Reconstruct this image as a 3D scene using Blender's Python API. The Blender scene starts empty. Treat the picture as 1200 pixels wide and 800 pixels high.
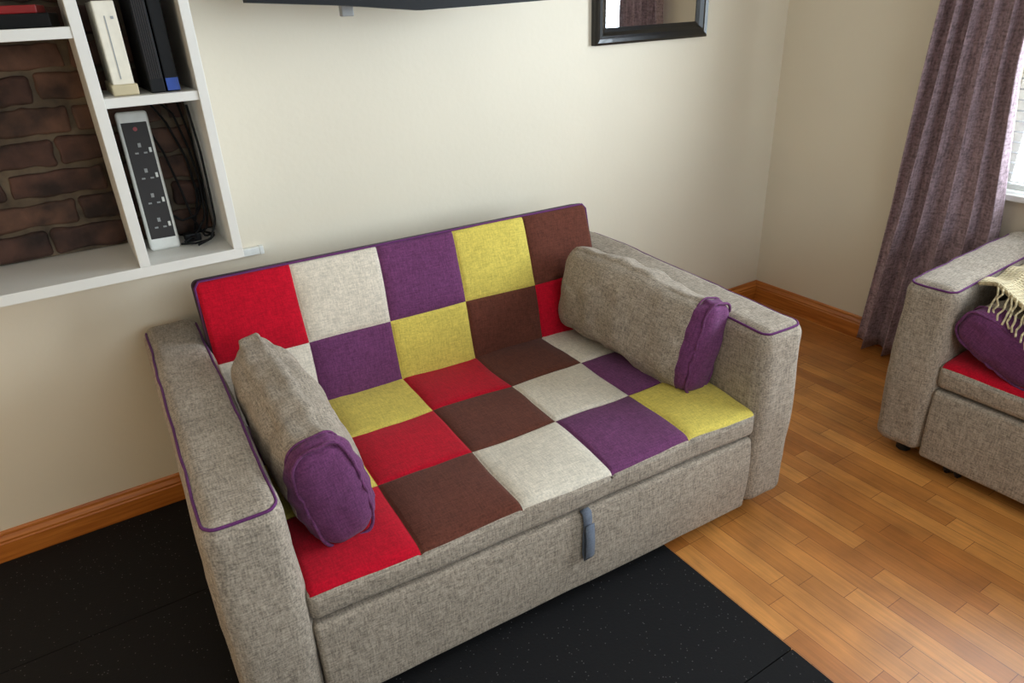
import bpy, bmesh, math, random
from mathutils import Vector, Matrix, noise
random.seed(7)
scene=bpy.context.scene
COL=scene.collection

def lin(c):
    r=[]
    for v in c:
        v=v/255.0
        r.append(v/12.92 if v<=.04045 else ((v+.055)/1.055)**2.4)
    return (r[0],r[1],r[2],1.0)

# ---------------------------------------------------------------- materials
def newmat(name):
    m=bpy.data.materials.new(name); m.use_nodes=True
    nt=m.node_tree; b=nt.nodes.get('Principled BSDF')
    return m,nt,b
def plain(name,rgb,rough=.5,metal=0,spec=.5,coat=0,var=.06,scale=40):
    m,nt,b=newmat(name)
    tc=nt.nodes.new('ShaderNodeTexCoord'); n=nt.nodes.new('ShaderNodeTexNoise')
    n.inputs['Scale'].default_value=scale; nt.links.new(tc.outputs['Object'],n.inputs['Vector'])
    r=nt.nodes.new('ShaderNodeValToRGB'); c=lin(rgb)
    r.color_ramp.elements[0].color=tuple(x*(1-var) for x in c[:3])+(1,)
    r.color_ramp.elements[1].color=tuple(min(1,x*(1+var)) for x in c[:3])+(1,)
    r.color_ramp.elements[0].position=.3; r.color_ramp.elements[1].position=.7
    nt.links.new(n.outputs['Fac'],r.inputs['Fac']); nt.links.new(r.outputs['Color'],b.inputs['Base Color'])
    b.inputs['Roughness'].default_value=rough; b.inputs['Metallic'].default_value=metal
    b.inputs['Specular IOR Level'].default_value=spec
    b.inputs['Coat Weight'].default_value=coat
    return m
def fabric(name,rgb,contrast=.25,scale=420,bump=.4,big=.08,sheen=.08):
    m,nt,b=newmat(name); L=nt.links
    tc=nt.nodes.new('ShaderNodeTexCoord')
    outs=[]
    for st in ((1,.15,1),(.15,1,1),(1,1,.15)):
        mp=nt.nodes.new('ShaderNodeMapping'); mp.inputs['Scale'].default_value=st
        L.new(tc.outputs['Object'],mp.inputs['Vector'])
        n=nt.nodes.new('ShaderNodeTexNoise'); n.inputs['Scale'].default_value=scale; n.inputs['Detail'].default_value=2
        L.new(mp.outputs['Vector'],n.inputs['Vector']); outs.append(n.outputs['Fac'])
    a=nt.nodes.new('ShaderNodeMath'); a.operation='ADD'; L.new(outs[0],a.inputs[0]); L.new(outs[1],a.inputs[1])
    a2=nt.nodes.new('ShaderNodeMath'); a2.operation='ADD'; L.new(a.outputs[0],a2.inputs[0]); L.new(outs[2],a2.inputs[1])
    d=nt.nodes.new('ShaderNodeMath'); d.operation='DIVIDE'; L.new(a2.outputs[0],d.inputs[0]); d.inputs[1].default_value=3
    ramp=nt.nodes.new('ShaderNodeValToRGB'); c=lin(rgb)
    ramp.color_ramp.elements[0].position=.38; ramp.color_ramp.elements[1].position=.62
    ramp.color_ramp.elements[0].color=tuple(x*(1-contrast) for x in c[:3])+(1,)
    ramp.color_ramp.elements[1].color=tuple(min(1,x*(1+contrast)) for x in c[:3])+(1,)
    L.new(d.outputs[0],ramp.inputs['Fac'])
    nb=nt.nodes.new('ShaderNodeTexNoise'); nb.inputs['Scale'].default_value=7; nb.inputs['Detail'].default_value=4
    L.new(tc.outputs['Object'],nb.inputs['Vector'])
    mr=nt.nodes.new('ShaderNodeMapRange'); mr.inputs['To Min'].default_value=1-big*2; mr.inputs['To Max'].default_value=1+big*2
    L.new(nb.outputs['Fac'],mr.inputs['Value'])
    mx=nt.nodes.new('ShaderNodeVectorMath'); mx.operation='SCALE'
    L.new(ramp.outputs['Color'],mx.inputs[0]); L.new(mr.outputs[0],mx.inputs['Scale'])
    L.new(mx.outputs[0],b.inputs['Base Color'])
    bp=nt.nodes.new('ShaderNodeBump'); bp.inputs['Strength'].default_value=bump; bp.inputs['Distance'].default_value=.002
    L.new(d.outputs[0],bp.inputs['Height']); L.new(bp.outputs['Normal'],b.inputs['Normal'])
    b.inputs['Roughness'].default_value=.92; b.inputs['Specular IOR Level'].default_value=.15
    b.inputs['Sheen Weight'].default_value=sheen
    return m
GREY=fabric('fabric_grey',(156,143,128),.44,300,big=.08)
RED=fabric('fabric_red',(178,8,34),.24,290)
CREAM=fabric('fabric_cream',(208,197,180),.2,280)
PURP=fabric('fabric_purple',(102,54,92),.3,280)
YEL=fabric('fabric_yellow',(206,186,88),.2,280)
BRN=fabric('fabric_brown',(92,50,38),.28,280)
PIPE=fabric('piping_purple',(98,48,98),.15)
DPIPE=fabric('piping_dark',(58,34,50),.15)
STRAP=fabric('strap_blue_grey',(98,104,116),.2)
CURT=fabric('curtain_fabric',(158,136,142),.45,130,.5,.06)
KNIT=fabric('knit_beige',(206,188,150),.2,120,.6)
PLASTW=plain('plastic_white',(232,232,226),.35)
PLASTC=plain('plastic_cream',(226,216,196),.35)
PLASTB=plain('plastic_black',(12,12,14),.55,spec=.25)
PLASTG=plain('plastic_grey',(150,150,148),.4)
BEIGE=plain('plastic_beige',(190,174,138),.4)
BLUE=plain('label_blue',(30,70,160),.5)
DARKFACE=plain('socket_face',(40,33,30),.45,spec=.3)
SHELFW=plain('shelf_white_paint',(222,218,210),.45,var=.02,scale=8)
BLKFRAME=plain('black_lacquer',(12,12,13),.25,coat=.3)
RUBW=plain('wheel_rubber',(16,16,16),.6)
REDP=plain('red_plastic',(150,20,24),.4)
def wallmat(name,rgb):
    m=plain(name,rgb,.5,var=.025,scale=2.2); nt=m.node_tree; b=nt.nodes['Principled BSDF']
    tc=nt.nodes.new('ShaderNodeTexCoord'); n=nt.nodes.new('ShaderNodeTexNoise'); n.inputs['Scale'].default_value=55; n.inputs['Detail'].default_value=5
    nt.links.new(tc.outputs['Object'],n.inputs['Vector'])
    bp=nt.nodes.new('ShaderNodeBump'); bp.inputs['Strength'].default_value=.12; bp.inputs['Distance'].default_value=.004
    nt.links.new(n.outputs['Fac'],bp.inputs['Height']); nt.links.new(bp.outputs['Normal'],b.inputs['Normal'])
    b.inputs['Specular IOR Level'].default_value=.35
    return m
WALL=wallmat('wall_paint_cream',(226,215,194))
CEIL=wallmat('ceiling_paint',(235,232,225))

def woodfloor():
    m,nt,b=newmat('floor_oak_strip'); L=nt.links
    tc=nt.nodes.new('ShaderNodeTexCoord')
    mp=nt.nodes.new('ShaderNodeMapping'); mp.inputs['Rotation'].default_value=(0,0,math.pi/2)
    L.new(tc.outputs['Object'],mp.inputs['Vector'])
    br=nt.nodes.new('ShaderNodeTexBrick'); br.inputs['Scale'].default_value=1
    br.inputs['Brick Width'].default_value=.36; br.inputs['Row Height'].default_value=.058
    br.inputs['Mortar Size'].default_value=.0008; br.inputs['Mortar Smooth'].default_value=.3
    br.offset=.37; br.offset_frequency=3; br.squash=.75; br.squash_frequency=2
    br.inputs['Color1'].default_value=lin((208,140,70)); br.inputs['Color2'].default_value=lin((172,104,44)); br.inputs['Mortar'].default_value=lin((116,64,26))
    L.new(mp.outputs['Vector'],br.inputs['Vector'])
    mg=nt.nodes.new('ShaderNodeMapping'); mg.inputs['Scale'].default_value=(60,3.5,1); L.new(tc.outputs['Object'],mg.inputs['Vector'])
    g=nt.nodes.new('ShaderNodeTexNoise'); g.inputs['Scale'].default_value=1.6; g.inputs['Detail'].default_value=6; g.inputs['Distortion'].default_value=.6
    L.new(mg.outputs['Vector'],g.inputs['Vector'])
    n2=nt.nodes.new('ShaderNodeTexNoise'); n2.inputs['Scale'].default_value=9; n2.inputs['Detail'].default_value=3; L.new(tc.outputs['Object'],n2.inputs['Vector'])
    ad=nt.nodes.new('ShaderNodeMath'); ad.operation='ADD'; L.new(g.outputs['Fac'],ad.inputs[0]); L.new(n2.outputs['Fac'],ad.inputs[1])
    mr=nt.nodes.new('ShaderNodeMapRange'); mr.inputs['From Min'].default_value=.6; mr.inputs['From Max'].default_value=1.4
    mr.inputs['To Min'].default_value=.68; mr.inputs['To Max'].default_value=1.26; L.new(ad.outputs[0],mr.inputs['Value'])
    mx=nt.nodes.new('ShaderNodeVectorMath'); mx.operation='SCALE'; L.new(br.outputs['Color'],mx.inputs[0]); L.new(mr.outputs[0],mx.inputs['Scale'])
    L.new(mx.outputs[0],b.inputs['Base Color'])
    b.inputs['Roughness'].default_value=.42; b.inputs['Coat Weight'].default_value=.15; b.inputs['Coat Roughness'].default_value=.22
    bp=nt.nodes.new('ShaderNodeBump'); bp.inputs['Strength'].default_value=.25; bp.inputs['Distance'].default_value=.001
    L.new(g.outputs['Fac'],bp.inputs['Height']); L.new(bp.outputs['Normal'],b.inputs['Normal'])
    return m
FLOOR=woodfloor()
def pine():
    m,nt,b=newmat('baseboard_pine'); L=nt.links
    tc=nt.nodes.new('ShaderNodeTexCoord'); mp=nt.nodes.new('ShaderNodeMapping'); mp.inputs['Scale'].default_value=(3,3,60); L.new(tc.outputs['Object'],mp.inputs['Vector'])
    n=nt.nodes.new('ShaderNodeTexNoise'); n.inputs['Scale'].default_value=1.5; n.inputs['Detail'].default_value=5; L.new(mp.outputs['Vector'],n.inputs['Vector'])
    r=nt.nodes.new('ShaderNodeValToRGB'); r.color_ramp.elements[0].color=lin((158,84,26)); r.color_ramp.elements[1].color=lin((206,128,54))
    r.color_ramp.elements[0].position=.3; r.color_ramp.elements[1].position=.7
    L.new(n.outputs['Fac'],r.inputs['Fac']); L.new(r.outputs['Color'],b.inputs['Base Color'])
    b.inputs['Roughness'].default_value=.35; b.inputs['Coat Weight'].default_value=.3
    return m
PINE=pine()
def rubber():
    m,nt,b=newmat('rubber_crumb_black'); L=nt.links
    tc=nt.nodes.new('ShaderNodeTexCoord')
    v=nt.nodes.new('ShaderNodeTexVoronoi'); v.inputs['Scale'].default_value=95; L.new(tc.outputs['Object'],v.inputs['Vector'])
    lt=nt.nodes.new('ShaderNodeMath'); lt.operation='LESS_THAN'; lt.inputs[1].default_value=.14; L.new(v.outputs['Distance'],lt.inputs[0])
    sx=nt.nodes.new('ShaderNodeSeparateColor'); L.new(v.outputs['Color'],sx.inputs[0])
    gt=nt.nodes.new('ShaderNodeMath'); gt.operation='GREATER_THAN'; gt.inputs[1].default_value=.5; L.new(sx.outputs[0],gt.inputs[0])
    mu=nt.nodes.new('ShaderNodeMath'); mu.operation='MULTIPLY'; L.new(lt.outputs[0],mu.inputs[0]); L.new(gt.outputs[0],mu.inputs[1])
    mx=nt.nodes.new('ShaderNodeMixRGB'); mx.inputs[1].default_value=lin((22,21,22)); mx.inputs[2].default_value=lin((84,82,82)); L.new(mu.outputs[0],mx.inputs[0])
    L.new(mx.outputs[0],b.inputs['Base Color']); b.inputs['Roughness'].default_value=.8; b.inputs['Specular IOR Level'].default_value=.2
    n=nt.nodes.new('ShaderNodeTexNoise'); n.inputs['Scale'].default_value=160; L.new(tc.outputs['Object'],n.inputs['Vector'])
    bp=nt.nodes.new('ShaderNodeBump'); bp.inputs['Strength'].default_value=.4; bp.inputs['Distance'].default_value=.002; L.new(n.outputs['Fac'],bp.inputs['Height']); L.new(bp.outputs['Normal'],b.inputs['Normal'])
    return m
RUBBER=rubber()
def brickmat(name,c1,c2):
    m,nt,b=newmat(name); L=nt.links
    tc=nt.nodes.new('ShaderNodeTexCoord'); n=nt.nodes.new('ShaderNodeTexNoise'); n.inputs['Scale'].default_value=14; n.inputs['Detail'].default_value=8; L.new(tc.outputs['Object'],n.inputs['Vector'])
    r=nt.nodes.new('ShaderNodeValToRGB'); r.color_ramp.elements[0].color=lin(c1); r.color_ramp.elements[1].color=lin(c2); r.color_ramp.elements[0].position=.35; r.color_ramp.elements[1].position=.68
    L.new(n.outputs['Fac'],r.inputs['Fac']); L.new(r.outputs['Color'],b.inputs['Base Color']); b.inputs['Roughness'].default_value=.85
    bp=nt.nodes.new('ShaderNodeBump'); bp.inputs['Strength'].default_value=.8; bp.inputs['Distance'].default_value=.008; L.new(n.outputs['Fac'],bp.inputs['Height']); L.new(bp.outputs['Normal'],b.inputs['Normal'])
    return m
BR1=brickmat('brick_dark',(38,26,22),(88,60,50)); BR2=brickmat('brick_brown',(54,38,31),(110,78,62)); MORT=brickmat('mortar',(72,60,48),(118,102,82))
m,nt,b=newmat('mirror_glass'); b.inputs['Metallic'].default_value=1; b.inputs['Roughness'].default_value=.02; b.inputs['Base Color'].default_value=(.85,.86,.86,1); MIRROR=m

# ---------------------------------------------------------------- mesh helpers
def empty(name,loc=(0,0,0),rz=0):
    e=bpy.data.objects.new(name,None); COL.objects.link(e); e.location=loc; e.rotation_euler=(0,0,rz); e.empty_display_size=.1
    return e
def mk(name,verts,faces,mats,mi=None,parent=None,smooth=False,matrix=None):
    me=bpy.data.meshes.new(name); me.from_pydata([tuple(v) for v in verts],[],faces)
    for m in mats: me.materials.append(m)
    if mi: me.polygons.foreach_set('material_index',mi)
    if smooth: me.polygons.foreach_set('use_smooth',[True]*len(faces))
    bm=bmesh.new(); bm.from_mesh(me); bmesh.ops.recalc_face_normals(bm,faces=bm.faces); bm.to_mesh(me); bm.free()
    me.update()
    o=bpy.data.objects.new(name,me); COL.objects.link(o)
    if parent: o.parent=parent
    if matrix: o.matrix_local=matrix
    return o
def axis(a,b,r,n,extra=()):
    L=[a,a+r*.18,a+r*.45,a+r*.75,a+r]
    L+= [a+r+(b-a-2*r)*i/n for i in range(1,n)]
    L+=[b-r,b-r*.75,b-r*.45,b-r*.18,b]
    for e in extra:
        for q in (-.008,-.003,0,.003,.008):
            L.append(e+q)
    L=sorted(L); out=[L[0]]
    for v in L[1:]:
        if v-out[-1]>1e-4: out.append(v)
    return out
def softbox(name,lo,hi,r,mats,n=(8,8,8),extra=((),(),()),disp=None,matfn=None,parent=None,matrix=None):
    ax=[axis(lo[k],hi[k],r,n[k],extra[k]) for k in range(3)]
    idx={};V=[];F=[];MI=[];P0=[]
    def vid(i,j,k):
        key=(i,j,k)
        if key in idx: return idx[key]
        p=Vector((ax[0][i],ax[1][j],ax[2][k]))
        q=Vector([min(max(p[t],lo[t]+r),hi[t]-r) for t in range(3)])
        d=p-q; nn=d.normalized() if d.length>1e-9 else Vector((0,0,1))
        s=q+nn*r
        if disp: s=s+disp(p,nn)
        idx[key]=len(V);V.append(s);P0.append(p);return idx[key]
    N=[len(a)-1 for a in ax]
    def quad(a,b,c,d,nrm):
        F.append((a,b,c,d))
        if matfn:
            ce=(P0[a]+P0[b]+P0[c]+P0[d])/4; MI.append(matfn(ce,nrm))
        else: MI.append(0)
    for k,nz in ((0,-1),(N[2],1)):
        for i in range(N[0]):
            for j in range(N[1]): quad(vid(i,j,k),vid(i+1,j,k),vid(i+1,j+1,k),vid(i,j+1,k),(0,0,nz))
    for j,ny in ((0,-1),(N[1],1)):
        for i in range(N[0]):
            for k in range(N[2]): quad(vid(i,j,k),vid(i+1,j,k),vid(i+1,j,k+1),vid(i,j,k+1),(0,ny,0))
    for i,nx in ((0,-1),(N[0],1)):
        for j in range(N[1]):
            for k in range(N[2]): quad(vid(i,j,k),vid(i,j+1,k),vid(i,j+1,k+1),vid(i,j,k+1),(nx,0,0))
    return mk(name,V,F,mats,MI,parent,True,matrix)
def box(name,lo,hi,mat,bevel=0,parent=None,matrix=None):
    bm=bmesh.new(); bmesh.ops.create_cube(bm,size=1)
    for v in bm.verts: v.co=Vector([lo[k]+(v.co[k]+.5)*(hi[k]-lo[k]) for k in range(3)])
    if bevel: bmesh.ops.bevel(bm,geom=bm.edges[:],offset=bevel,segments=2,affect='EDGES',profile=.6)
    me=bpy.data.meshes.new(name); bm.to_mesh(me); bm.free(); me.materials.append(mat)
    o=bpy.data.objects.new(name,me); COL.objects.link(o)
    if parent: o.parent=parent
    if matrix: o.matrix_local=matrix
    return o
def tube(name,pts,rad,mat,parent=None,cyclic=False,matrix=None,smooth=True):
    cu=bpy.data.curves.new(name,'CURVE'); cu.dimensions='3D'; cu.bevel_depth=rad; cu.bevel_resolution=2; cu.use_fill_caps=True
    if smooth:
        s=cu.splines.new('NURBS'); s.order_u=3; s.use_endpoint_u=not cyclic
    else: s=cu.splines.new('POLY')
    s.points.add(len(pts)-1)
    for p,q in zip(s.points,pts): p.co=(q[0],q[1],q[2],1)
    s.use_cyclic_u=cyclic; cu.resolution_u=4
    cu.materials.append(mat)
    o=bpy.data.objects.new(name,cu); COL.objects.link(o)
    if parent: o.parent=parent
    if matrix: o.matrix_local=matrix
    return o
def cyl(name,c,axis_,r,h,mat,parent=None,seg=24,bev=0,matrix=None):
    bm=bmesh.new(); bmesh.ops.create_cone(bm,cap_ends=True,segments=seg,radius1=r,radius2=r,depth=h)
    if bev: bmesh.ops.bevel(bm,geom=[e for e in bm.edges if len(e.link_faces)==2 and any(len(f.verts)>4 for f in e.link_faces)],offset=bev,segments=2,affect='EDGES')
    R={'z':Matrix.Identity(4),'x':Matrix.Rotation(math.pi/2,4,'Y'),'y':Matrix.Rotation(math.pi/2,4,'X')}[axis_]
    bmesh.ops.transform(bm,matrix=Matrix.Translation(c)@R,verts=bm.verts)
    me=bpy.data.meshes.new(name); bm.to_mesh(me); bm.free(); me.materials.append(mat)
    o=bpy.data.objects.new(name,me); COL.objects.link(o)
    if parent: o.parent=parent
    if matrix: o.matrix_local=matrix
    return o
def join(objs,name):
    for o in bpy.context.selected_objects: o.select_set(False)
    for o in objs: o.select_set(True)
    bpy.context.view_layer.objects.active=objs[0]; bpy.ops.object.join(); o=bpy.context.view_layer.objects.active; o.name=name; o.data.name=name
    return o
def fn(p,s,off=0): return noise.noise(Vector((p[0]*s+off,p[1]*s+off*.7,p[2]*s-off)))

# ---------------------------------------------------------------- room
XL,XR,YF,H=-1.7,2.70,-3.7,2.45
T=.12
box('floor',(XL-T,YF-T,-.1),(XR+T,T,0),FLOOR)
box('ceiling',(XL-T,YF-T,H),(XR+T,T,H+.1),CEIL)
box('wall_back',(XL-T,0,0),(XR+T,T,H),WALL)
box('wall_left',(XL-T,YF,0),(XL,0,H),WALL)
wy0,wy1,wz0,wz1=-2.66,-.93,.70,2.0
ps=[box('p',(XR,YF,0),(XR+T,wy0,H),WALL),box('p',(XR,wy1,0),(XR+T,0,H),WALL),box('p',(XR,wy0,0),(XR+T,wy1,wz0),WALL),box('p',(XR,wy0,wz1),(XR+T,wy1,H),WALL)]
join(ps,'wall_right')
fx0,fx1,fz0,fz1=.1,1.9,.95,2.1
ps=[box('p',(XL-T,YF-T,0),(fx0,YF,H),WALL),box('p',(fx1,YF-T,0),(XR+T,YF,H),WALL),box('p',(fx0,YF-T,0),(fx1,YF,fz0),WALL),box('p',(fx0,YF-T,fz1),(fx1,YF,H),WALL)]
join(ps,'wall_front')
prof=[(0,0),(.018,0),(.018,.062),(.0155,.066),(.0155,.072),(.012,.078),(.0085,.084),(.0075,.091),(.004,.096),(0,.096)]
def baseboard(name,a,b,nrm):
    V=[];F=[];n=len(prof)
    for P in (a,b):
        for d,z in prof: V.append((P[0]+nrm[0]*d,P[1]+nrm[1]*d,z))
    for i in range(n): F.append((i,(i+1)%n,n+(i+1)%n,n+i))
    F.append(tuple(range(n))); F.append(tuple(range(n,2*n)))
    return mk(name,V,F,[PINE])
baseboard('baseboard_back',(XL,0),(XR,0),(0,-1))
baseboard('baseboard_right',(XR,0),(XR,YF),(-1,0))
baseboard('baseboard_left',(XL,0),(XL,YF),(1,0))
mat=empty('rubber_gym_mat')
for i,(xa,xb) in enumerate(((-1.68,-.905),(-.905,.095),(.095,1.095))):
    for j,(ya,yb) in enumerate(((-.47,-.022),(-1.47,-.47),(-2.47,-1.47),(-3.4,-2.47))):
        box('tile_%d_%d'%(i,j),(xa+.0012,ya+.0012,0),(xb-.0012,yb-.0012,.008),RUBBER,.0015,mat)
def window(name,plane,a0,a1,z0,z1,pos,mull=1):
    e=empty(name)
    def B(n,a,b,c,d,t0,t1,m):
        if plane=='x': return box(n,(t0,a,c),(t1,b,d),m,.003,e)
        return box(n,(a,t0,c),(b,t1,d),m,.003,e)
    s=1 if pos>0 else -1
    t0,t1=sorted((pos+s*.05,pos+s*.09)); w=.05
    B('frame_bottom',a0,a1,z0,z0+w,t0,t1,PLASTW);B('frame_top',a0,a1,z1-w,z1,t0,t1,PLASTW)
    B('frame_a',a0,a0+w,z0+w,z1-w,t0,t1,PLASTW);B('frame_b',a1-w,a1,z0+w,z1-w,t0,t1,PLASTW)
    for k in range(mull):
        c=a0+(a1-a0)*(k+1)/(mull+1); B('mullion_%d'%k,c-.025,c+.025,z0+w,z1-w,t0,t1,PLASTW)
    si0,si1=sorted((pos-s*.03,pos+s*.05)); B('sill',a0-.0,a1+.0,z0-.001,z0+.02,si0,si1,PLASTW)
    return e
window('window_1','x',wy0,wy1,wz0,wz1,XR,1)
window('window_2','y',fx0,fx1,fz0,fz1,YF,1)
bl=empty('venetian_blind'); V=[];F=[]
z=wz0+.05
while z<wz1-.04:
    b0=len(V)
    for dx,dz in ((-.012,-.004),(0,.0),(.012,-.004)):
        V.append((XR+.028+dx,wy0+.01,z+dz));V.append((XR+.028+dx,wy1-.01,z+dz))
    F+= [(b0,b0+1,b0+3,b0+2),(b0+2,b0+3,b0+5,b0+4)]
    z+=.034
mk('slats',V,F,[PLASTG],None,bl,True)
box('headrail',(XR+.01,wy0+.01,wz1-.04),(XR+.045,wy1-.01,wz1-.002),PLASTW,.003,bl)
for i,yy in enumerate((wy0+.15,(wy0+wy1)/2,wy1-.15)): tube('cord_%d'%i,[(XR+.028,yy,wz0+.02),(XR+.028,yy,wz1-.03)],.001,PLASTW,bl,smooth=False)
def curtain(name,yl,yr,x0,z0,z1,pl,seed):
    V=[];F=[];nu,nv=150,40
    for j in range(nv+1):
        t=j/nv; z=z0+(z1-z0)*t
        a=yl(z);b_=yr(z)
        for i in range(nu+1):
            s=i/nu
            ph=2*math.pi*pl*s+.5*math.sin(2.3*z+seed)+.9*fn((s*3,z*.7,seed),1)
            amp=.036*(.8+.3*math.sin(5*s+seed))*(1.0-.25*t)
            V.append((x0+amp*math.sin(ph)+.008*math.sin(2*ph+1)+.01*fn((s*4,z*1.5,seed),1),a+(b_-a)*s+.006*math.sin(ph*1.0+1.2),z+.004*math.sin(ph)))
    for j in range(nv):
        for i in range(nu): a=j*(nu+1)+i; F.append((a,a+1,a+nu+2,a+nu+1))
    o=mk(name,V,F,[CURT],None,None,True)
    s=o.modifiers.new('s','SOLIDIFY'); s.thickness=.003
    return o
def lerp(z,pts):
    for (z0,v0),(z1,v1) in zip(pts,pts[1:]):
        if z<=z1: return v0+(v1-v0)*(z-z0)/(z1-z0)
    return pts[-1][1]
curtain('curtain',lambda z:lerp(z,[(0,-.60),(.6,-.655),(1.33,-.70),(2.3,-.72)]),lambda z:lerp(z,[(0,-1.055),(.63,-1.04),(1.14,-.985),(2.3,-.96)]),2.615,.02,2.18,5,1.3)
curtain('curtain',lambda z:-2.66,lambda z:-2.98,2.615,.02,2.18,5,4.1)
rod=empty('curtain_rod'); cyl('pole',(2.615,-1.82,2.2),'y',.012,2.6,BLKFRAME,rod); cyl('finial_a',(2.615,-.50,2.2),'y',.022,.04,BLKFRAME,rod,bev=.006); cyl('finial_b',(2.615,-3.14,2.2),'y',.022,.04,BLKFRAME,rod,bev=.006)
for i,yy in enumerate((-.55,-3.08)): box('bracket_%d'%i,(2.6,yy-.01,2.19),(2.7,yy+.01,2.21),BLKFRAME,0,rod)

# ---------------------------------------------------------------- sofa
CM={'R':1,'W':2,'P':3,'Y':4,'B':5}
PM=[GREY,RED,CREAM,PURP,YEL,BRN]
def sofa(name,loc,rz,D,ys,feet_z_left=.008):
    e=empty(name,loc,rz); W=1.5; wa=.130; za=.588; lift=.018
    RA=.036; IN=RA*.293
    def armdisp(side):
        def f(p,n):
            t=max(0,p[1]/D)
            d=Vector((0,0,0))
            if p[2]>.3: d.z+=lift*t*(p[2]-.3)/.3
            d.x+=side*.010*t*max(0,(p[2]-.1)/.5)
            puff=.006*math.sin(math.pi*min(1,max(0,(p[2]-.04)/.57)))
            d+=Vector((n.x,0,0))*puff
            if n.y<-.5: d.y-=.010*math.sin(math.pi*min(1,max(0,(p[2]-.04)/.57)))
            if n.z>.5: d.z+=.004*math.sin(math.pi*min(1,max(0,t)))
            d+=n*(.0045*fn(p,7,side*3)+.0025*fn(p,19,side*5))
            return d
        return f
    for nm,x0,x1,s in (('arm_left',-IN,wa+.008,-1),('arm_right',W-wa-.008,W+IN,1)):
        lo=(x0,-IN+.002,.045); hi=(x1,D,za+IN); dfn=armdisp(s)
        softbox(nm,lo,hi,RA,[GREY],(5,24,16),disp=dfn,parent=e)
        def sp(x,y,z,n):
            n=Vector(n).normalized(); q=Vector([min(max(v,lo[k]+RA),hi[k]-RA) for k,v in enumerate((x,y,z))])
            pt=q+n*RA; return pt+dfn(pt,n)+n*.0008
        xo,xi=(x0,x1) if s<0 else (x1,x0); so=-1 if xo<xi else 1
        path=[]
        N=26
        for k in range(N+1): path.append(sp(xo,D-.05-(D-.05-RA)*k/N,9,(so,0,1)))
        for k in range(1,6):
            a=k/6*math.pi/2; path.append(sp(xo,-9,9,(so*math.cos(a),-math.sin(a),1)))
        for k in range(1,6): path.append(sp(xo+so*(-RA)+(xi-xo+2*so*RA)*k/6,-9,9,(0,-1,1)))
        for k in range(1,6):
            a=k/6*math.pi/2; path.append(sp(xi,-9,9,(-so*math.sin(a),-math.cos(a),1)))
        for k in range(N+1): path.append(sp(xi,RA+(D-.05-RA)*k/N,9,(-so,0,1)))
        tube(nm+'_piping',path,.0032,PIPE,e)
    c=(W-2*wa)/5
    cols=[wa+c*i for i in range(1,5)]
    dz=ys; r1,r2=.475*dz/.697,.240*dz/.697
    rows=['RBWPY','YRBWP','PYRBW']
    def seatdisp(p,n):
        d=Vector((0,0,0))
        if n.z>.2:
            g=1
            for cx in cols: g=min(g,abs(p[0]-cx)/.008)
            for ry in (r1,r2): g=min(g,abs(p[1]-ry)/.008)
            d.z-=.004*(1-min(1,g))
            u=((p[0]-wa)/c)%1
            rs=[0,r2,r1,ys]; v=0
            for a_,b_ in zip(rs,rs[1:]):
                if a_<=p[1]<=b_: v=(p[1]-a_)/(b_-a_)
            d.z+=.007*(max(0,math.sin(math.pi*u)*math.sin(math.pi*v)))**.6+.007*fn(p,5)+.003*fn(p,14,2)
            yy=min(1,max(0,p[1]/ys)); d.z+=.008*math.sin(math.pi*yy)-.007
        w_=.010*fn((p[0],0,0),4,5)
        d.x+=.006*fn(p,5,11); d.y+=.006*fn(p,5,21)
        if n.y<-.3: d.y+=-.004+.005*fn(p,6,3)
        if n.y<-.3 or n.z>.2: d.z+=w_*.4
        return d
    def seatmat(ce,n):
        if n[2]<.5 and not (n[1]<-.5 and ce.z>.369): return 0
        i=min(4,max(0,int((ce.x-wa)/c))); j=0 if ce.y<r2 else (1 if ce.y<r1 else 2)
        return CM[rows[j][i]]
    softbox('seat_cushion',(wa+.006,-.004,.292),(W-wa-.006,ys+.06,.382),.022,PM,(26,24,3),extra=(cols,(r1,r2),()),disp=seatdisp,matfn=seatmat,parent=e)
    h=.417; hr=.188
    def backdisp(p,n):
        d=Vector((0,0,0))
        if n.y<-.2:
            g=1
            for cx in cols: g=min(g,abs(p[0]-cx)/.008)
            g=min(g,abs(p[2]-hr)/.008)
            d.y+=.004*(1-min(1,g))
            u=((p[0]-wa)/c)%1; v=max(0,min(1,p[2]/hr)) if p[2]<hr else min(1,(p[2]-hr)/(h-hr))
            d.y-=.007*(max(0,math.sin(math.pi*u)*math.sin(math.pi*v)))**.6+.007*fn(p,6,9)+.003*fn(p,15,4)
            d.y-=.010*math.sin(math.pi*min(1,max(0,p[2]/h)))
            d.x+=.006*fn(p,5,11); d.z+=.006*fn(p,5,21)*(1 if p[2]<h-.03 else 0)
        return d
    brow=['WPYBR','RWPYB']
    def backmat(ce,n):
        if n[1]>-.5: return 6
        i=min(4,max(0,int((ce.x-wa)/c))); return CM[brow[0 if ce.z<hr else 1][i]]
    Mb=Matrix.Translation((0,ys,.369))@Matrix.Rotation(-.26,4,'X')
    softbox('back_cushion',(wa-.004,0,-.06),(W-wa+.004,.085,h),.018,PM+[DPIPE],(26,3,18),extra=(cols,(),(hr,)),disp=backdisp,matfn=backmat,parent=e,matrix=Mb)
    tube('back_piping',[(wa+.0,.004,h-.30),(wa+.0,.003,h-.02),(wa+.012,.003,h-.004),(W/2,.003,h-.003),(W-wa-.012,.003,h-.004),(W-wa,.003,h-.02),(W-wa,.004,h-.30)],.0032,PIPE,e,matrix=Mb,smooth=False)
    box('rear_body',(wa,ys+.085,.06),(W-wa,D-.03,.45),GREY,.012,e)
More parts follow.
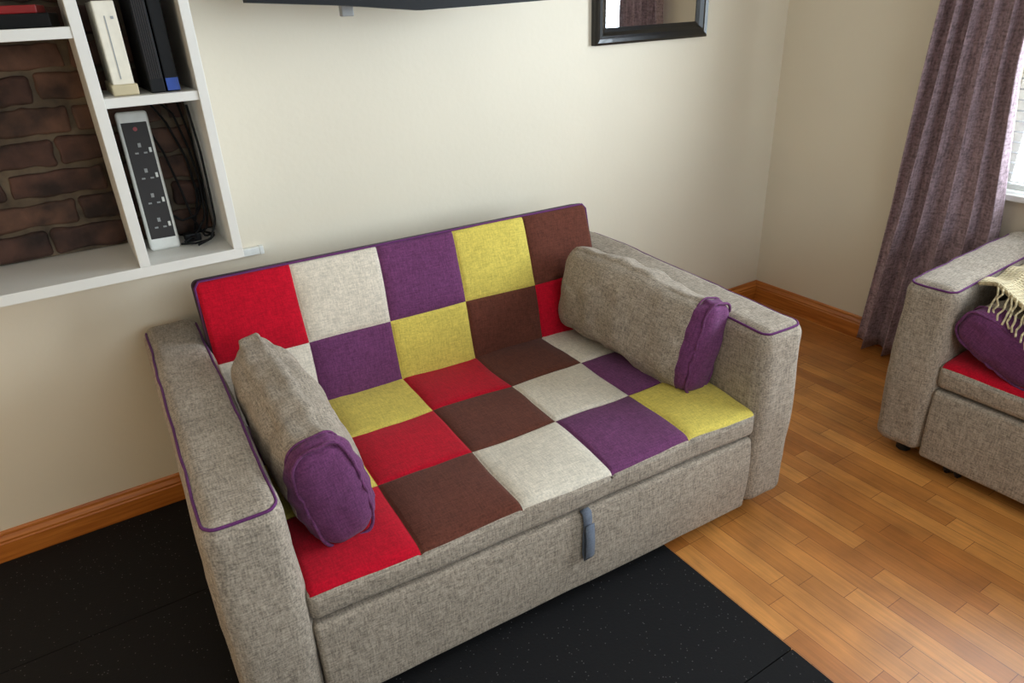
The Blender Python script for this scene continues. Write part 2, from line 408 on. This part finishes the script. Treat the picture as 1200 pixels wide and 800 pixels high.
    def bdisp(p,n):
        d=n*(.003*fn(p,7,4))
        if n.y<-.3: d.y-=.006*math.sin(math.pi*min(1,max(0,(p[2]-.045)/.235)))
        return d
    softbox('base_front',(wa+.010,-.006,.045),(W-wa-.010,.06,.284),.012,[GREY],(16,2,9),disp=bdisp,parent=e)
    box('base_body',(wa+.010,.06,.06),(W-wa-.010,ys+.085,.288),GREY,.008,e)
    xs=.796
    st=[(-.004,.290),(-.016,.285),(-.020,.262),(-.018,.21),(-.020,.168),(-.026,.152),(-.031,.164),(-.030,.205),(-.026,.255)]
    V=[];F=[]
    for k,(y,z) in enumerate(st):
        V+=[(xs-.013+.002*math.sin(k),y,z),(xs+.013+.002*math.sin(k),y+.002,z)]
        if k: F.append((2*k-2,2*k-1,2*k+1,2*k))
    o=mk('pull_strap',V,F,[STRAP],None,e,True); s=o.modifiers.new('s','SOLIDIFY'); s.thickness=.0025
    for k,(x,y) in enumerate(((.06,.07),(.06,D-.12),(W-.06,.07),(W-.06,D-.12))):
        z0=feet_z_left if x<1 else 0
        cyl('foot_%d'%k,(x,y,(z0+.06)/2),'z',.022,.06-z0,RUBW,e,bev=.003)
    for k,x in enumerate((wa+.10,W-wa-.09)):
        z0=feet_z_left if x<1 else 0
        for q in (-.016,.016): cyl('castor_%d_%d'%(k,q>0),(x+q,.05,z0+.022),'x',.022,.014,RUBW,e,bev=.004)
        box('castor_fork_%d'%k,(x-.008,.03,z0+.02),(x+.008,.07,.062),RUBW,.002,e)
    return e
S1=sofa('sofa',(0,-1.028,0),-.044,.992,.697)
S2=sofa('sofa',(1.993,-1.097,0),-math.pi/2+.015,.66,.44,0)

# ---------------------------------------------------------------- cushions
def cushion(name,L,Hh,Tt,seed,matrix,gus=.045):
    """local: +x = rear end (grey), -x = front end (purple gusset), z height, y thickness"""
    e=empty(name); e.matrix_world=matrix
    r=Tt*.33
    def disp(p,n):
        u=p[0]/(L/2); w=p[2]/(Hh/2)
        d=Vector((0,0,0))
        pr=(1-abs(w)**2.4)
        sy_=(1 if p[1]>0 else -1)
        rear=max(0,u)**3
        d.y+= sy_*abs(n.y)*(Tt*.22*pr*(1-.6*abs(u)**3)-Tt*.10*abs(w)**4-Tt*.20*rear)
        d.z+= -(1 if p[2]>0 else -1)*.012*rear
        d.z+= .020*fn((p[0],0,seed),5)*abs(n.z)*(1-max(0,-u)**4)
        wr=.010*fn((p[0]*1.6,p[1],p[2]*.8),9,seed)+.005*fn(p,24,seed+3)
        d+= n*wr*(.4 if p[0]<-L/2+gus else 1)
        k=abs(p[0]+L/2-gus)
        if k<.05: d-=n*.0030*(1-k/.05)*(1+.8*math.sin((p[2]+p[1])*110+seed))
        if p[0]<-L/2+.02 and n.x<-.4: d.x+=.003*fn(p,22,seed+8)-.006*(1-w*w)
        return d
    def mf(ce,n): return 1 if ce.x<-L/2+gus else 0
    xs_=(-L/2+gus,)
    softbox('body',(-L/2,-Tt/2,-Hh/2),(L/2,Tt/2,Hh/2),r,[GREY,PURP],(40,6,20),extra=(xs_,(),()),disp=disp,matfn=mf,parent=e)
    for idx_,(xo,rr,am,ins) in enumerate(((L/2-gus,.0026,.0010,.001),(L/2-.009,.0040,.0014,.004))):
        pts=[]
        for k in range(100):
            a=2*math.pi*k/100
            hh=Hh/2-.001-ins; tt=Tt/2*1.02-ins*.8
            ca,sa=math.cos(a),math.sin(a)
            ex=4.0
            q=(abs(ca/tt)**ex+abs(sa/hh)**ex)**(-1/ex)
            q+=am*math.sin(a*7+seed)+am*.7*math.sin(a*15+seed*2)
            pts.append((-(xo+am*1.4*math.sin(a*11+seed)),q*ca,q*sa))
        tube('seam_%d'%idx_,pts,rr,PURP,e,True)
    return e
def basis(origin,xdir,zdir):
    x=Vector(xdir).normalized(); z=Vector(zdir); z=(z-x*z.dot(x)).normalized(); y=z.cross(x)
    M=Matrix.Identity(4)
    for i in range(3): M[i][0]=x[i];M[i][1]=y[i];M[i][2]=z[i];M[i][3]=origin[i]
    return M
cushion('cushion',.57,.270,.124,2.2,basis((.254,-.68,.526),(.02,1,.065),(-.20,0,1)))
cushion('cushion',.58,.278,.116,5.7,basis((1.296,-.66,.527),(-.09,1,.07),(.24,0,1)))
cushion('cushion',.50,.26,.115,9.1,basis((2.25,-1.368,.464),(1,.0,.0),(.0,.90,.42)),.06)

# knitted throw on second sofa
th=empty('knitted_throw'); V=[];F=[];nu,nv=40,44
def surf(u,v):
    x=2.10+.40*u; pts=[(0,-1.232,.596),(.25,-1.29,.606),(.5,-1.40,.568),(.72,-1.50,.498),(.85,-1.565,.412),(1,-1.66,.406)]
    for (a,y0,z0),(b,y1,z1) in zip(pts,pts[1:]):
        if v<=b or b==1:
            t=(v-a)/(b-a); y=y0+(y1-y0)*t; z=z0+(z1-z0)*t; break
    return (x-.10*v*(1-u)+.012*math.sin(v*7),y,z+.008*math.sin(u*17+v*5)+.008*fn((u*5,v*5,1),1)+.006)
for j in range(nv+1):
    for i in range(nu+1): V.append(surf(i/nu,j/nv))
for j in range(nv):
    for i in range(nu): a=j*(nu+1)+i; F.append((a,a+1,a+nu+2,a+nu+1))
o=mk('knit',V,F,[KNIT],None,th,True); s=o.modifiers.new('s','SOLIDIFY'); s.thickness=.010
nt=KNIT.node_tree; bb=nt.nodes['Principled BSDF']
tc=nt.nodes.new('ShaderNodeTexCoord'); w1=nt.nodes.new('ShaderNodeTexWave'); w1.inputs['Scale'].default_value=28; w1.bands_direction='X'; w2=nt.nodes.new('ShaderNodeTexWave'); w2.inputs['Scale'].default_value=28; w2.bands_direction='Y'
nt.links.new(tc.outputs['Object'],w1.inputs[0]); nt.links.new(tc.outputs['Object'],w2.inputs[0])
mm=nt.nodes.new('ShaderNodeMath'); mm.operation='MULTIPLY'; nt.links.new(w1.outputs['Fac'],mm.inputs[0]); nt.links.new(w2.outputs['Fac'],mm.inputs[1])
bp=nt.nodes.new('ShaderNodeBump'); bp.inputs['Distance'].default_value=.006; bp.inputs['Strength'].default_value=.9; nt.links.new(mm.outputs[0],bp.inputs['Height']); nt.links.new(bp.outputs['Normal'],bb.inputs['Normal'])
for k in range(22):
    v=.25+.75*k/21; p=surf(0,v); q=[p]
    for t in range(1,6): q.append((p[0]-.012*t+.006*random.uniform(-1,1),p[1]-.004*t+.008*random.uniform(-1,1),max(.396,p[2]-.013*t)))
    tube('fringe_%d'%k,q,.0028,KNIT,th)

# ---------------------------------------------------------------- wall shelf
sh=empty('wall_shelf'); sy=-.268
xm,xr=.055,.276; zb0=.845; xl=-.80; ztop=1.74
P_=lambda n,a,b: box(n,a,b,SHELFW,.0015,sh)
P_('bottom_board',(xl,sy,zb0-.026),(xr+.022,-.001,zb0))
P_('right_panel',(xr,sy,zb0),(xr+.022,-.001,ztop))
P_('middle_panel',(xm,sy,zb0),(xm+.024,-.001,ztop))
P_('left_panel',(xl,sy,zb0),(xl+.022,-.001,ztop))
P_('top_board',(xl,sy,ztop),(xr+.022,-.001,ztop+.022))
P_('right_box_shelf',(xm+.024,sy+.004,1.212),(xr,-.001,1.233))
P_('left_box_shelf',(xl+.022,sy+.002,1.358),(xm,-.001,1.381))
bs=[box('m',(xl+.023,-.014,zb0+.001),(xr-.001,-.0015,ztop-.001),MORT)]
row=0; z=zb0+.006
while z<ztop-.07:
    x=xl+.03-(row%2)*.1-random.random()*.03
    while x<xr:
        w=random.uniform(.18,.225); a=max(x,xl+.026); b=min(x+w,xr-.004)
        if b-a>.02:
            dz=random.uniform(-.003,.003); m=random.choice((BR1,BR2,BR1))
            o=softbox('b',(a,-.026+random.uniform(-.004,.004),z+dz),(b,-.005,z+.060+dz),.008,[m],(10,1,4),disp=lambda p,n:n*(.007*fn(p,30,row)+.006*fn(p,12,row+5)))
            bs.append(o)
        x+=w+.013
    z+=.0735; row+=1
bk=join(bs,'brick_backing'); bk.parent=sh
tr=empty('cable_trunking'); box('duct',(-.5,-.018,.742),(.392,-.0005,.764),PLASTW,.002,tr); box('end_cap',(.388,-.0195,.7405),(.400,-.0005,.7655),PLASTW,.002,tr)
ps=empty('power_strip'); ps.matrix_world=Matrix.Translation((.132,-.150,.846))@Matrix.Rotation(-.18,4,'X')@Matrix.Rotation(.02,4,'Y')
softbox('body',(-.036,0,0),(.036,.036,.345),.008,[PLASTW],(4,2,14),parent=ps)
box('face',(-.029,-.0016,.030),(.029,.004,.318),DARKFACE,.001,ps)
for k in range(4):
    z=.062+k*.062
    box('earth_%d'%k,(-.0035,-.0030,z+.010),(.0035,0,z+.020),PLASTG,0,ps)
    for q in (-1,1): box('pin_%d_%d'%(k,q),(q*.010-.004,-.0030,z-.006),(q*.010+.004,0,z-.002),PLASTG,0,ps)
    box('switch_%d'%k,(.019,-.0045,z-.004),(.025,0,z+.008),PLASTW,.001,ps)
cyl('lamp',(0,-.001,.302),'y',.005,.006,REDP,ps)
cb=empty('cable_bundle')
cb_paths=[
 [(.20,-.10,1.205),(.235,-.06,1.17),(.255,-.05,1.08),(.262,-.06,.99),(.25,-.10,.90),(.21,-.13,.862),(.18,-.14,.853)],
 [(.185,-.08,1.20),(.215,-.05,1.15),(.245,-.045,1.05),(.25,-.05,.95),(.22,-.09,.875),(.20,-.14,.852)],
 [(.255,-.03,1.20),(.268,-.04,1.10),(.27,-.05,1.0),(.262,-.08,.91),(.245,-.11,.87),(.22,-.08,.853),(.18,-.06,.853)],
 [(.17,-.09,1.13),(.19,-.07,1.08),(.21,-.06,.98),(.22,-.08,.90),(.235,-.13,.855),(.262,-.10,.853)],
 [(.16,-.09,.93),(.19,-.10,.90),(.23,-.09,.905),(.25,-.07,.93),(.255,-.05,.97)],
 [(.17,-.15,.852),(.20,-.17,.852),(.24,-.16,.853),(.26,-.12,.854),(.24,-.08,.856),(.20,-.07,.856),(.185,-.10,.86),(.21,-.15,.862)],
 [(.265,-.12,1.19),(.268,-.15,1.08),(.266,-.16,.98),(.262,-.17,.90),(.24,-.18,.86),(.205,-.19,.852)],
]
for k,pp in enumerate(cb_paths): tube('cable_%d'%k,pp,.003,PLASTB,cb)
box('plug',(.185,-.13,.846),(.225,-.095,.868),PLASTB,.004,cb)
gc=empty('game_console',(.130,-.225,1.2335),0)
box('body',(-.022,0,.012),(.022,.18,.195),PLASTC,.003,gc)
box('disc_slot',(-.0045,-.0008,.035),(-.002,.001,.165),PLASTG,0,gc)
box('button',(.008,-.001,.158),(.014,.001,.164),PLASTG,0,gc)
box('stand',(-.027,-.008,0),(.027,.17,.024),BEIGE,.003,gc)
gc=empty('game_console',(.215,-.235,1.2335),0)
box('body_left',(-.034,0,0),(-.002,.2,.27),PLASTB,.003,gc); box('body_right',(.001,.003,0),(.030,.2,.27),PLASTB,.003,gc)
for k in range(6): box('vent_%d'%k,(-.030+.0045*k,-.0015,.03),(-.028+.0045*k,.002,.25),DARKFACE,0,gc)
box('label',(.002,-.001,.003),(.029,.004,.03),BLUE,0,gc)
mb=empty('media_case',(-.33,-.22,1.3815),.1)
box('case_lower',(-.13,0,0),(.15,.15,.03),PLASTB,.002,mb); box('case_upper',(-.10,.01,.03),(.12,.14,.05),REDP,.002,mb); box('case_top',(-.12,.0,.05),(.10,.14,.075),PLASTB,.002,mb)
mb=empty('media_case',(-.075,-.21,1.3815),-.15)
box('case_lower',(-.10,0,0),(.10,.14,.028),PLASTB,.002,mb); box('case_upper',(-.09,.01,.028),(.08,.13,.044),REDP,.002,mb)

# ---------------------------------------------------------------- television
tv=empty('television'); y0,y1=-.30,-.262
out=[(.418,1.412),(.64,1.398),(.857,1.378),(1.08,1.383),(1.305,1.389),(1.305,1.93),(.418,1.93)]
V=[(x,y0,z) for x,z in out]+[(x,y1,z) for x,z in out]; n=len(out)
F=[tuple(range(n)),tuple(range(n,2*n))]+[(i,(i+1)%n,n+(i+1)%n,n+i) for i in range(n)]
mk('cabinet',V,F,[PLASTB],None,tv)
box('screen',(.435,-.302,1.43),(1.288,-.299,1.915),BLKFRAME,0,tv)
box('rear_housing',(.6,-.262,1.46),(1.1,-.22,1.85),PLASTB,.01,tv)
box('wall_plate',(.70,-.02,1.5),(.95,-.0,1.75),PLASTG,.002,tv)
box('arm',(.80,-.23,1.6),(.85,-.015,1.65),PLASTG,.002,tv)
box('cable_clip',(.668,-.222,1.372),(.700,-.200,1.40),PLASTG,.003,tv)
box('clip_arm',(.66,-.215,1.40),(.71,-.205,1.48),PLASTG,.001,tv)
# ---------------------------------------------------------------- mirror
mi=empty('framed_mirror'); x0,x1,z0,z1=1.652,2.205,1.234,1.80
prof2=[(0,0),(0,.020),(.008,.027),(.020,.024),(.030,.026),(.042,.017),(.056,.012),(.056,0)]
V=[];F=[];n=len(prof2)
for i,d in prof2: V+=[(x0+i,-d,z0+i),(x1-i,-d,z0+i),(x1-i,-d,z1-i),(x0+i,-d,z1-i)]
for k in range(n-1):
    for c in range(4): F.append((4*k+c,4*k+(c+1)%4,4*k+4+(c+1)%4,4*k+4+c))
mk('frame',V,F,[BLKFRAME],None,mi)
box('glass',(x0+.05,-.010,z0+.05),(x1-.05,-.004,z1-.05),MIRROR,0,mi)

# ---------------------------------------------------------------- lights
def area(name,loc,rot,sx,sy_,e,col):
    l=bpy.data.lights.new(name,'AREA'); l.shape='RECTANGLE'; l.size=sx; l.size_y=sy_; l.energy=e; l.color=col
    o=bpy.data.objects.new(name,l); COL.objects.link(o); o.location=loc; o.rotation_euler=rot
    return o
area('daylight_window_right',(XR+.16,(wy0+wy1)/2,(wz0+wz1)/2),(0,math.pi/2,0),1.3,1.72,130,(.78,.90,1))
area('daylight_window_front',((fx0+fx1)/2,YF-.15,(fz0+fz1)/2),(math.pi/2,0,0),1.8,1.15,30,(.74,.88,1))
l=bpy.data.lights.new('warm_fill_light','POINT'); l.energy=7; l.color=(1,.60,.24); l.shadow_soft_size=.12  # added warm fill for the wall below the shelf; no table lamp stands here
o=bpy.data.objects.new('warm_fill_light',l); COL.objects.link(o); o.location=(-1.15,-.70,.70)
w=bpy.data.worlds.new('sky'); scene.world=w; w.use_nodes=True
w.node_tree.nodes['Background'].inputs[0].default_value=(.8,.9,1,1); w.node_tree.nodes['Background'].inputs[1].default_value=1.5
scene.view_settings.view_transform='Standard'

# ---------------------------------------------------------------- camera
f,pitch,yaw,roll=818.7,.453,.547,-.047
Fv=Vector((math.sin(yaw)*math.cos(pitch),math.cos(yaw)*math.cos(pitch),-math.sin(pitch)))
R0=Vector((math.cos(yaw),-math.sin(yaw),0)); U0=R0.cross(Fv)
R=R0*math.cos(roll)+U0*math.sin(roll); U=-R0*math.sin(roll)+U0*math.cos(roll)
cd=bpy.data.cameras.new('camera'); cam=bpy.data.objects.new('camera',cd); COL.objects.link(cam)
M=Matrix.Identity(4)
for i in range(3): M[i][0]=R[i];M[i][1]=U[i];M[i][2]=-Fv[i]
M[0][3],M[1][3],M[2][3]=-.026,-2.12,1.39
cam.matrix_world=M; cd.sensor_width=36; cd.lens=f*36/1200; cd.clip_start=.02
scene.camera=cam
